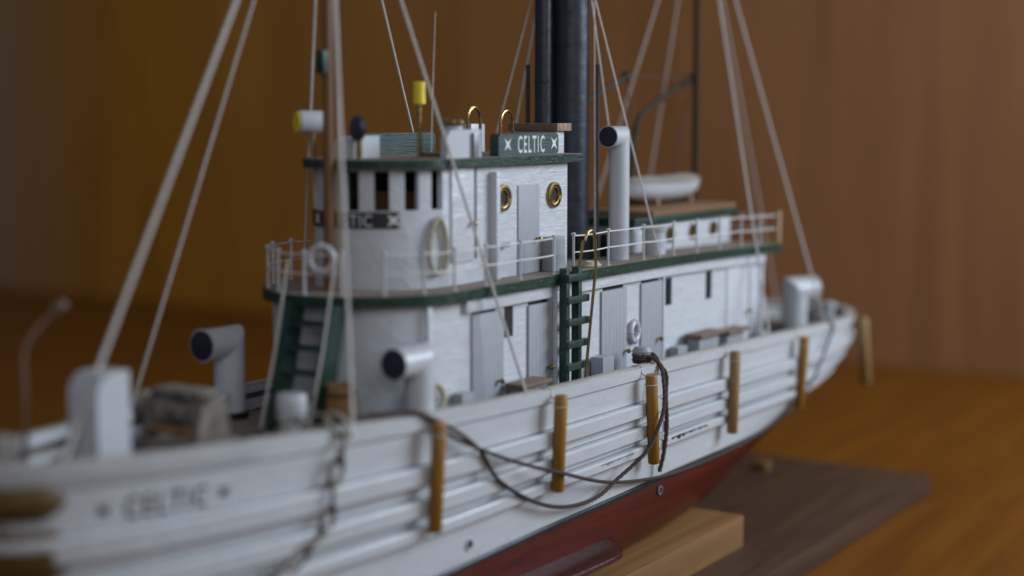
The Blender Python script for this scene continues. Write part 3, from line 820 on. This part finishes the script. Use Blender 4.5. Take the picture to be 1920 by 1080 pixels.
# ---- cowl ventilators
def cowl(x, y, zbase, h, r, d, mouth='navy', hl=1.25, rh=None, skirt=None):
    """pipe with a mitred elbow; d is the unit direction the mouth looks"""
    rh = rh or r*1.0
    d = Vector((d[0], d[1], 0)).normalized()
    top = Vector((x, y, zbase+h-r)); sd = Vector((-d.y, d.x, 0)); n = 32
    s = MB(); ringf = lambda f: [f(math.cos(2*math.pi*k/n)*r, math.sin(2*math.pi*k/n)*r) for k in range(n)]
    A = ringf(lambda c, w: Vector((x, y, zbase))+d*c+sd*w)
    e = .10*r
    B = ringf(lambda c, w: top+d*c+sd*w+Vector((0, 0, -c-e)))
    C_ = ringf(lambda c, w: top+d*(c+e)+sd*w+Vector((0, 0, -c)))
    D_ = ringf(lambda c, w: top+d*(hl*r)+sd*w+Vector((0, 0, -c)))
    q4 = [(k, (k+1) % n, n+(k+1) % n, n+k) for k in range(n)]
    s.add(A+B, q4, True); s.add(B+C_, q4, True); s.add(C_+D_, q4, True)
    s.add(A, [tuple(range(n))]); s.add(D_, [tuple(range(n))])
    s.tube([top+d*(hl*r-.06), top+d*(hl*r+.02)], r*1.05, 32)
    o = s.build('ventilator', M['vent'], ship)
    s = MB(); s.lathe([(r*.97, 0), (r*.97, .05), (r*.85, .07)], top+d*(hl*r+.0), d, 24); s.build('mouth', M[mouth], o)
    if skirt:
        s = MB(); s.lathe([(r*1.2, 0), (r*1.2, .22), (r, .26)], (x, y, zbase), (0, 0, 1), 24); s.build('skirt', M[skirt], o)
    return o
cowl(63.0, 34.35, zb(63), 6.05, .47, (-1, 0), hl=2.2)
cowl(44.5, 41.2, zdeck(44), 3.55, .60, (-1, 0), hl=2.4, skirt='black')
cowl(45.65, 33.05, zdeck(44), 3.35, .56, (-1, 0), hl=2.7)
cowl(83.6, 34.2, zdeck(83), 3.3, .74, (.85, -.53), hl=1.75, mouth='steel')

# ---- port ladder with its brass handrail
lad = empty('ladder', (57.0, 33.0, -11.5), ship)
for x in (55.72, 56.72):
    s = MB(); s.box(x-.14, x+.14, 32.72, 33.08, zdeck(57)+.05, -6.35, .03); s.build('stringer', M['greenplain'], lad)
r0 = None
for i in range(6):
    z = -6.75-.93*i
    if r0 is None:
        s = MB(); s.box(55.50, 57.20, 32.55, 32.80, z-.15, z+.15, .03); r0 = s.build('rung', M['greenplain'], lad)
    else: dup(r0, 'rung', (0, 0, -.93*i), lad)
pts = [(56.55, 32.7, -6.4), (56.75, 32.62, -5.3)]+arc((57.15, 32.5, -5.25), .40, math.pi, 0, 12, (1, 0, 0), (0, 0, 1))+[(57.45, 32.4, -6.4), (57.0, 32.42, -9.0), (56.6, 32.45, -11.6)]
s = MB(); s.tube(pts, .065, 8); s.build('brass_handrail', M['brass'], lad)

# ---- stairs from the foredeck to the boat deck
stairs = empty('stairs', (42.5, 38, -11.5), ship)
T0, T1 = Vector((44.15, 0, -6.9)), Vector((42.9, 0, -11.6))
for y in (35.6, 37.55):
    s = MB(); V = []
    for yy in (y-.15, y+.15):
        for p, w in ((T0, .42), (T1, .42)): V += [(p.x-w, yy, p.z), (p.x+w, yy, p.z)]
    s.add(V, [(0, 1, 3, 2), (4, 6, 7, 5), (0, 4, 5, 1), (2, 3, 7, 6), (0, 2, 6, 4), (1, 5, 7, 3)]); s.build('stringer', M['greenplain'], stairs)
for i in range(5):
    p = T0.lerp(T1, (i+.8)/5.4)
    s = MB(); s.box(p.x-.40, p.x+.40, 35.72, 37.45, p.z-.06, p.z+.06, .02); s.build('tread', M['greenplain'], stairs)
for y in (35.5, 37.7):
    s = MB(); s.tube([(43.95, y, zb(44)+1.3), (43.2, y, -8.4), (42.3, y, -11.3)], .05, 6); s.build('handrail', M['thread'], stairs)

# ---- masts and standing rigging
def line(p, q, r, name, parent, mat='thread', sag=0.):
    p = Vector(p); q = Vector(q)
    s = MB(); s.tube([p.lerp(q, i/10)-Vector((0, 0, sag*math.sin(math.pi*i/10))) for i in range(11)], r, 6); return s.build(name, M[mat], parent)
MX, MZ = 45.7, 12.6
s = MB(); s.tube([(MX, YC, zb(45)), (MX+.15, YC, MZ+1)], [.215, .17], 16); mast = s.build('fore_mast', M['mast'], ship)
s = MB(); s.box(MX-.42, MX-.1, YC-.2, YC+.2, 1.45, 2.3, .04); s.build('lamp_box', M['green'], mast)
line((MX+.35, YC-.22, MZ), (MX+.2, YC-.30, zb(45)+.1), .06, 'halyard', mast, 'pale')
TOP = (MX+.15, YC, MZ)
rail = lambda X, sd: tuple(np.array(hull_pt(X, 0, -.2, sd))+np.array([0, 0, .05]))
line(TOP, (32.3, 37.0, -11.0), .085, 'forestay', mast)
line(TOP, rail(39.4, 1), .05, 'forestay', mast)
line(TOP, rail(41.5, -1), .075, 'shroud', mast); line(TOP, rail(51.2, -1), .065, 'shroud', mast)
line(TOP, rail(50.0, 1), .055, 'shroud', mast); line(TOP, rail(62.5, 1), .055, 'shroud', mast)
FT = lambda sd: (FX, YC+sd*FR, 6.6)
line(FT(-1), (64.9, 33.2, zb(66)), .05, 'stay', funnel); line(FT(-1), (65.3, 35.2, zb(66)), .05, 'stay', funnel)
line((FX, YC+FR, 9.0), (60.4, 41.1, zb(60)), .05, 'stay', funnel); line((FX, YC+FR, 9.0), (62.8, 41.1, zb(60)), .05, 'stay', funnel)
AX = 81.2
# aft mast
s = MB(); s.tube([(79.64, 38.6, zdeck(79)), (79.64, 38.6, 14)], [.20, .17], 12); amast = s.build('aft_mast', M['olive'], ship)
AT = (79.64, 38.6, 13.3)
for X, sd, r in ((74.4, -1, .065), (82.0, -1, .065), (71.5, 1, .05), (79.5, 1, .05)):
    line(AT, rail(X, sd), r, 'shroud', amast)
line(AT, (91.5, 38.6, -11.7), .05, 'stay', amast)

# ---- aft house with skylight grating, brass ports
ah = MB(); ah.box(66.4, 77.4, 35.4, 39.6, zb(72)-.1, -5.35, .03); aft_house = ah.build('aft_house', M['house'], ship)
for x in (67.9, 70.2, 72.75, 75.2): porthole(x, 35.4, -5.98, aft_house, .40)
s = MB(); s.box(66.0, 77.8, 35.1, 39.9, -5.35, -4.98, .03); s.build('roof', M['green'], aft_house)
s0 = None
for i in range(24):
    x = 68.0+i*.40
    if s0 is None: s = MB(); s.box(x, x+.26, 35.15, 39.8, -4.98, -4.72, .02); s0 = s.build('slat', M['slat'], aft_house)
    else: dup(s0, 'slat', (i*.40, 0, 0), aft_house)
for y in (35.3, 39.4):
    s = MB(); s.box(67.9, 77.6, y, y+.2, -4.975, -4.80, .02); s.build('batten', M['slat'], aft_house)
s = MB(); s.lathe([(.55, 0), (.55, 1.1), (.62, 1.12), (.62, 1.25), (.3, 1.3)], (66.6, 34.4, zb(66)), (0, 0, 1), 20); s.build('deck_drum', M['vent'], ship)

# ---- davits
dv = None
for dx in (0, -7.6):
    pts = smooth_path([(73.3+dx, 39.3, -4.98), (73.4+dx, 39.3, -2.6), (74.05+dx, 39.3, -.48), (75.2+dx, 39.3, .22), (77.4+dx, 39.3, 1.0), (80.4+dx, 39.3, 1.92)], 5)
    s = MB(); s.tube(pts, .16, 8); o = s.build('davit', M['olive'], ship)
    s = MB(); s.lathe([(.1, -.25), (.28, -.1), (.28, .15), (.1, .25)], (80.4+dx, 39.3, 1.92), (0, 0, 1), 12); s.build('davit_head', M['black'], o)
line((72.9, 39.3, 1.95), (80.3, 39.3, 1.95), .035, 'davit_line', ship, 'rope')
line((72.8, 39.3, 1.7), (72.2, 38.3, -3.2), .03, 'boat_fall', ship, 'rope'); line((80.3, 39.3, 1.7), (76.6, 38.4, -3.3), .04, 'boat_fall', ship, 'rope')

# ---- foredeck fittings
ZD = zdeck(35)
poly = [(33.5, ZD-.1), (34.85, ZD-.1), (34.85, ZD+3.3), (34.2, ZD+3.3)]+[(34.2-.7*math.sin(R(a)), ZD+2.6+.7*math.cos(R(a))) for a in (18, 36, 54, 72, 90)]
s = MB(); s.prism(poly, 0, 1.3, lambda a, b, d: (a, 36.5+d, b)); cw = s.build('companionway', M['vent'], ship)
# windlass: cheeks, drum, gypsy wheels
zw_ = zdeck(38.4)
wl = empty('windlass', (38.4, YC, zw_), ship)
s = MB(); s.box(37.2, 39.6, 35.9, 39.3, zw_, zw_+.35, .05); s.build('bed', M['dirty'], wl)
for y in (36.4, 38.7):
    s = MB(); s.prism([(37.5, zw_+.3), (39.3, zw_+.3), (39.0, zw_+1.7), (38.4, zw_+2.1), (37.8, zw_+1.7)], -.14, .14, lambda a, b, d, y=y: (a, y+d, b)); s.build('cheek', M['dirty'], wl)
s = MB(); s.lathe([(.55, -1.0), (.62, -.9), (.48, -.3), (.45, 0), (.48, .3), (.62, .9), (.55, 1.0)], (38.4, 37.55, zw_+1.35), (0, 1, 0), 24); s.build('drum', M['dirty'], wl)
for y in (39.2,):
    s = MB(); s.lathe([(.3, -.3), (.62, -.25), (.40, -.05), (.40, .05), (.62, .25), (.3, .3)], (38.4, y, zw_+1.35), (0, 1, 0), 20); s.build('gypsy', M['dirty'], wl)
s = MB(); s.box(37.9, 38.9, 36.5, 38.7, zw_+1.95, zw_+2.2, .08); s.build('top_plate', M['dirty'], wl)
s = MB(); s.lathe([(.12, -1.0), (.12, 1.0)], (37.6, 37.4, zw_+.9), (0, 1, 0), 12); s.build('shaft', M['barrel'], wl)
s = MB(); s.lathe([(.5, 0), (.4, .3), (.36, .7), (.5, 1.0), (.45, 1.15), (.1, 1.2)], (39.9, 37.9, zw_), (0, 0, 1), 18); s.build('warping_head', M['dirty'], wl)
for k, (x, y) in enumerate(((36.6, 38.9), (36.9, 39.4), (36.3, 39.5), (40.4, 37.0), (40.0, 38.6), (41.6, 37.2), (39.9, 36.2), (42.4, 39.9))):
    s = MB(); s.tube([(x+.42*math.cos(q), y+.36*math.sin(q), zdeck(x)+.14+.05*math.sin(3*q+k)) for q in np.linspace(0, 2*math.pi, 19)[:-1]], .12, 7, closed=True)
    s.build('chain_turn', M['chain'], wl)
for x, y, h in ((43.2, 40.4, 1.2), (42.5, 41.0, .9)):
    s = MB(); s.lathe([(.2, 0), (.2, h*.7), (.32, h*.8), (.3, h), (.05, h+.05)], (x, y, zdeck(x)), (0, 0, 1), 14); s.build('bitt', M['vent'], ship)
# anchor davit at the bow, bent rod
s = MB(); s.tube(smooth_path([(32.4, 38.6, -11.4), (32.5, 38.6, -9.0), (32.5, 38.6, -7.4), (32.8, 38.4, -6.7), (33.4, 38.0, -6.0)], 5), .07, 8); s.build('anchor_davit', M['brown'], ship)
s = MB(); s.lathe([(.12, -.3), (.2, -.2), (.2, .1), (.1, .2)], (33.45, 37.95, -5.95), (.5, -.4, .5), 10); s.build('davit_cap', M['brown'], ship)
# mooring bitt at the bow
s = MB(); s.box(29.9, 30.7, 36.9, 37.7, ZD-.1, ZD+1.9, .12); s.build('bitt', M['dirty'], ship)
# small white ventilating post with a wider head
s = MB(); s.lathe([(.44, 0), (.44, 1.05), (.50, 1.1), (.53, 1.15), (.53, 1.9), (.48, 2.0), (.2, 2.03)], (41.0, 35.1, zdeck(41)-.1), (0, 0, 1), 24); s.build('deck_post', M['vent'], ship)
s = MB(); s.lathe([(.3, 0), (.3, .4), (.45, .5), (.45, .7), (.2, .85), (.05, .9)], (44.0, 34.35, zdeck(44)+.05), (0, 0, 1), 18); s.build('mushroom_vent', M['vent'], ship)
# bollard at the rail and capstan aft
p = hull_pt(61.5, 0, -.75)
s = MB(); s.lathe([(.22, -1.0), (.22, .25), (.42, .32), (.46, .5), (.34, .68), (.08, .72)], (p[0], p[1], p[2]), (0, 0, 1), 20); s.build('bollard', M['grey'], ship)
s = MB(); s.lathe([(.7, 0), (.6, .3), (.5, .8), (.7, 1.2), (.6, 1.4), (.1, 1.45)], (87.5, 35.2, zdeck(87)), (0, 0, 1), 20); s.build('capstan', M['black'], ship)
s = MB(); s.lathe([(.3, 0), (.3, 1.2), (.45, 1.3), (.45, 1.5), (.1, 1.6)], (88.2, 33.9, zdeck(88)), (0, 0, 1), 16); s.build('bollard', M['vent'], ship)
s = MB(); s.box(79.0, 82.0, 34.0, 36.0, zdeck(80), zdeck(80)+.8, .05); s.build('towing_bed', M['black'], ship)

# ================================================================ LOOSE THINGS ON AND OVER THE SHIP
# fenders hanging outside the bulwark
def fender(X, t0, t1, tilt, label, mat='fender', r=.26, X2=None):
    a = Vector(hull_pt(X, t0, .24+r+.06)); b = Vector(hull_pt(X if X2 is None else X2, t1, .32+r+.02)); b.x += tilt
    if X > 85: b = a+Vector((.55, -.12, -4.0))
    d = (b-a).normalized()
    root = empty('fender', b)
    tag(root, label, 'fender', 'wooden fenders hung over the port rail')
    s = MB(); L_ = (b-a).length
    s.lathe([(r*.9, 0), (r, .04), (r, L_-.04), (r*.9, L_)], a, d, 20); s.build('fender_rod', M[mat], root)
    c = a+d*.45
    top = Vector(hull_pt(X-.1, 0, -.35)); top.z += .05
    s = MB()
    s.tube(smooth_path([tuple(top), tuple(Vector(hull_pt(X-.08, 0, .05))+Vector((0, 0, .07))), tuple(Vector(hull_pt(X-.05, .05, .16))), tuple(c+Vector((-.05, -r-.01, .12)))], 5), .03, 6)
    s.tube([tuple(c+Vector((math.cos(q)*(r+.02), math.sin(q)*(r+.02), 0))) for q in np.linspace(0, 2*math.pi, 14)[:-1]], .03, 6, closed=True)
    s.build('lanyard', M['coil'], root)
    return root
fender(45.05, .04, .66, 0, 'foremost amber wooden fender, blurred, beside the hanging chain')
fender(52.55, .03, .70, .05, 'amber wooden fender crossed by the two sagging brown ropes')
fender(59.9, .05, .78, .55, 'slanting amber wooden fender right beside the hanging rope tail')
fender(68.6, .03, .80, 0, 'light brown wooden fender next aft of the slanting one', 'fender2')
fender(77.3, .06, .84, .1, 'dark amber wooden fender second from the stern')
fender(87.3, .03, .80, .75, 'pale wooden fender hanging at the rounded stern, last of the row', 'fender2', r=.30)

# twisted rope: two strands laid round each other
def rope(name, pts, r, label, strands=3, pitch=.85, extra=None):
    P = [Vector(p) for p in smooth_path(pts, 10)]
    # resample evenly
    D = [0]
    for i in range(1, len(P)): D.append(D[-1]+(P[i]-P[i-1]).length)
    n = int(D[-1]/.09)
    X = np.interp(np.linspace(0, D[-1], n), D, [p.x for p in P]); Y = np.interp(np.linspace(0, D[-1], n), D, [p.y for p in P]); Z = np.interp(np.linspace(0, D[-1], n), D, [p.z for p in P])
    C = [Vector(q) for q in zip(X, Y, Z)]
    s = MB()
    for k in range(strands):
        Q = []
        for i in range(n):
            t = (C[min(i+1, n-1)]-C[max(i-1, 0)]).normalized()
            a = t.orthogonal(); ref = Vector((0, -1, .3)); a = (ref-t*ref.dot(t)).normalized(); b = t.cross(a)
            ph_ = 2*math.pi*(i*D[-1]/n/pitch+k/strands)
            Q.append(C[i]+(a*math.cos(ph_)+b*math.sin(ph_))*r*.48)
        s.tube(Q, r*.58, 7)
    o = s.build(name, M['rope'], None)
    tag(o, label, 'rope', 'brown ropes hung along the port side'); return o
def H(X, t, off, dz=0.):
    p = hull_pt(X, t, off); return (p[0], p[1], p[2]+dz)
# slack line sagging from the fore rail up to the bollard
rope('rope', [H(40.9, 0, -.5, .12), H(42.8, 0, -.25, .16), H(44.3, 0, .05, .12), H(45.95, .097, .40), H(47.56, .265, .45), H(48.80, .487, .45), H(51.16, .716, .42), H(53.47, .854, .40),
              H(55.92, .885, .38), H(57.60, .792, .48), H(59.0, .62, 1.0), H(59.9, .44, 1.06), H(60.5, .29, .95), H(61.09, .110, .55), H(61.35, .02, .25), H(61.35, 0, -.1, .22), H(61.3, 0, -.5, .3)],
     .088, 'slack brown rope sagging deepest, from the fore rail up to the bollard')
# long line that runs aft along the paint line to the stern
rope('rope', [H(40.9, 0, -.35, .22), H(43.0, 0, -.15, .22), H(44.4, 0, .15, .1), H(45.97, .135, .30), H(47.56, .258, .55), H(49.59, .393, .62), H(52.3, .556, 1.0), H(57.17, .817, .36), H(62.06, .965, .25),
              H(66.24, 1.0, .2), H(70.5, 1.0, .2), H(74.5, .95, .22), H(77.2, .80, .26), H(79.3, .588, .35), H(81.26, .205, .35), H(82.2, .03, .25), H(82.3, 0, -.2, .08)],
     .080, 'long brown rope running aft along the dark paint line to the stern rail')
rope('rope', [H(61.5, 0, -.45, .26), H(61.45, 0, -.1, .24), H(61.5, .02, .2), H(61.62, .10, .42), H(61.65, .255, .42), H(61.85, .532, .44), H(61.70, .750, .42), H(61.6, .905, .30)],
     .100, 'short brown rope tail hanging straight down from the bollard')
# turns of rope round the bollard
pb = hull_pt(61.5, 0, -.75)
s = MB()
for k in range(4):
    zc = pb[2]+.06+.075*k; rr = .34+.04*(k % 2)
    pts = [(pb[0]+math.cos(q)*rr*1.15, pb[1]+math.sin(q)*rr, zc+.04*math.sin(q*2+k)) for q in np.linspace(0, 2*math.pi, 20)[:-1]]
    s.tube(pts, .085, 7, closed=True)
for a in (0, .12, -.1):
    s.tube(smooth_path([(pb[0]-.3+a, pb[1]-.25, pb[2]+.35), (pb[0]+.1, pb[1]-.45, pb[2]+.36+a*.4), H(61.45+a, 0, .0, .2)], 5), .07, 6)
o = s.build('rope_turns', M['rope']); tag(o, 'dark rope turns wound round the grey bollard on the rail', 'rope')

# anchor chain over the fore rail
ch = empty('anchor_chain', H(39.5, .5, .3))
tag(ch, 'tarnished link chain hanging over the white bow beside the foremost fender', 'chain')
path = [Vector(p) for p in smooth_path([H(38.9, 0, -.9, -.1), H(39.8, 0, -.5, .25), H(40.6, .0, .10, .12), H(40.55, .143, .24), H(40.2, .281, .30), H(40.0, .463, .30), H(38.8, .594, .30), H(37.4, .68, .28), H(36.2, .80, .25)], 10)]
D = [0]
for i in range(1, len(path)): D.append(D[-1]+(path[i]-path[i-1]).length)
def at(d):
    return Vector((np.interp(d, D, [p.x for p in path]), np.interp(d, D, [p.y for p in path]), np.interp(d, D, [p.z for p in path])))
L_ = .82; kk = int(D[-1]/L_)
for i in range(kk):
    c = at((i+.5)*L_); t = (at((i+.5)*L_+.1)-at((i+.5)*L_-.1)).normalized()
    a = Vector((0, -1, 0)); a = (a-t*a.dot(t)).normalized(); b = t.cross(a)
    w = b if i % 2 == 0 else (a*.8+b*.6).normalized()
    pts = []
    for j in range(18):
        q = 2*math.pi*j/18
        pts.append(tuple(c+t*(.54*math.cos(q))+w*(.30*math.sin(q))))
    s = MB(); s.tube(pts, .072, 7, closed=True); s.build('link', M['chain'], ch)

# life rings
def ring(c, n_, R_, r_, label, mat='vent'):
    n_ = Vector(n_).normalized(); a = n_.orthogonal().normalized(); b = n_.cross(a); c = Vector(c)
    root = empty('life_ring', c-Vector((0, 0, R_+r_))); tag(root, label, 'life ring', 'white life rings')
    pts = [tuple(c+(a*math.cos(q)+b*math.sin(q))*R_) for q in np.linspace(0, 2*math.pi, 37)[:-1]]
    s = MB(); s.tube(pts, r_, 12, closed=True); s.build('ring_body', M[mat], root)
    for k in range(4):
        q = math.pi/4+k*math.pi/2; m_ = c+(a*math.cos(q)+b*math.sin(q))*R_; u = (a*math.cos(q)+b*math.sin(q))
        s = MB(); s.tube([tuple(m_+(u*math.cos(w)+n_*math.sin(w))*(r_*1.06)) for w in np.linspace(0, 2*math.pi, 13)[:-1]], r_*.25, 6, closed=True); s.build('band', M['thread'], root)
ring((44.1, 36.25, -5.22), (-1, -.35, 0), .46, .11, 'white life ring hung on the front rail of the boat deck, before the mast')
ring((62.75, 33.36, -9.85), (.1, -1, 0), .42, .13, 'white life ring on the deckhouse wall between two grey doors')
ring((46.9, 33.38, -10.55), (-.15, -1, 0), .62, .13, 'pale ring on the deckhouse wall behind the near ventilator', 'coil')

# coil of cream rope on the wheelhouse front
x_, y_ = pwh.at(SWH(49.0)); x_ -= 0.0
s = MB(); aw = SWH(48.75)
for k in range(5):
    pts = []
    for q in np.linspace(0, 2*math.pi, 31)[:-1]:
        da = (.36+.03*k)*math.cos(q)*(1-.25*math.sin(q)); dz = (1.02+.03*(k % 3))*math.sin(q)
        p = pwh.at(aw+da, -.14-.035*(k % 3)); pts.append((p[0], p[1], -5.05+dz+.02*k))
    s.tube(pts, .07, 6, closed=True)
o = s.build('rope_coil', M['coil']); tag(o, 'oval coil of cream rope hung on the rounded wheelhouse front', 'rope coil')
# small coil on the boat deck by the ladder
s = MB()
for k in range(3):
    s.tube([(59.2+(.55-.1*k)*math.cos(q), 33.6+(.32-.06*k)*math.sin(q), zb(59)+.06+.07*k) for q in np.linspace(0, 2*math.pi, 25)[:-1]], .05, 6, closed=True)
o = s.build('rope_coil', M['coil']); tag(o, 'small flat coil of pale line on the boat deck beside the brass handrail', 'rope coil')

# barrel on the foredeck
bz = zdeck(43)+.02
br = empty('barrel', (43.7, 35.0, bz)); tag(br, 'small brown wooden barrel on the foredeck beside the green stairs', 'barrel')
s = MB(); s.lathe([(.48, 0), (.56, .4), (.60, .95), (.56, 1.5), (.48, 1.95), (.40, 1.95), (.40, 1.88)], (43.5, 34.95, bz), (0, 0, 1), 20); s.build('staves', M['barrel'], br)
for z in (.3, 1.6):
    s = MB(); s.lathe([(.56, -.06), (.585, -.05), (.585, .05), (.56, .06)], (43.5, 34.95, bz+z), (0, 0, 1), 20); s.build('hoop', M['olive'], br)

# lifeboat on the aft house
lb = empty('lifeboat', (74.5, 38.0, -4.7)); tag(lb, 'small white lifeboat under a tan cover on the aft house roof', 'lifeboat')
bx0, bx1 = 70.6, 78.2
def lbh(f): return 1.05*math.sqrt(max(0, 1-abs(2*f-1)**2.6))
s = MB(); V = []; F = []; n = 24; k = 11
for i in range(n+1):
    f_ = i/n; X = bx0+(bx1-bx0)*f_; h = lbh(f_)+.03; sheer = .14*abs(2*f_-1)**2
    for j in range(k):
        q = -math.pi/2+math.pi*j/(k-1)
        V.append((X, 38+h*math.sin(q), -3.55+sheer-(1.05-.25*abs(2*f_-1)**3)*math.cos(q)**.8 if abs(math.cos(q)) > 1e-6 else -3.55+sheer))
for i in range(n):
    for j in range(k-1): F.append((i*k+j, i*k+j+1, (i+1)*k+j+1, (i+1)*k+j))
s.add(V, F, True); s.build('boat_shell', M['vent'], lb)
s = MB(); V = []; F = []; k = 7
for i in range(n+1):
    f_ = i/n; X = bx0+(bx1-bx0)*f_; h = lbh(f_)+.08; sheer = .14*abs(2*f_-1)**2
    for j in range(k):
        w = -1+2*j/(k-1); V.append((X, 38+h*w, -3.58+sheer+.34*(1-w*w)*min(1, h)))
for i in range(n):
    for j in range(k-1): F.append((i*k+j, i*k+j+1, (i+1)*k+j+1, (i+1)*k+j))
s.add(V, F, True); s.build('boat_cover', M['canvas'], lb)
for x in (72.5, 76.4):
    s = MB(); s.box(x-.15, x+.15, 37.2, 38.8, -4.74, -4.35, .03); s.build('chock', M['slat'], lb)
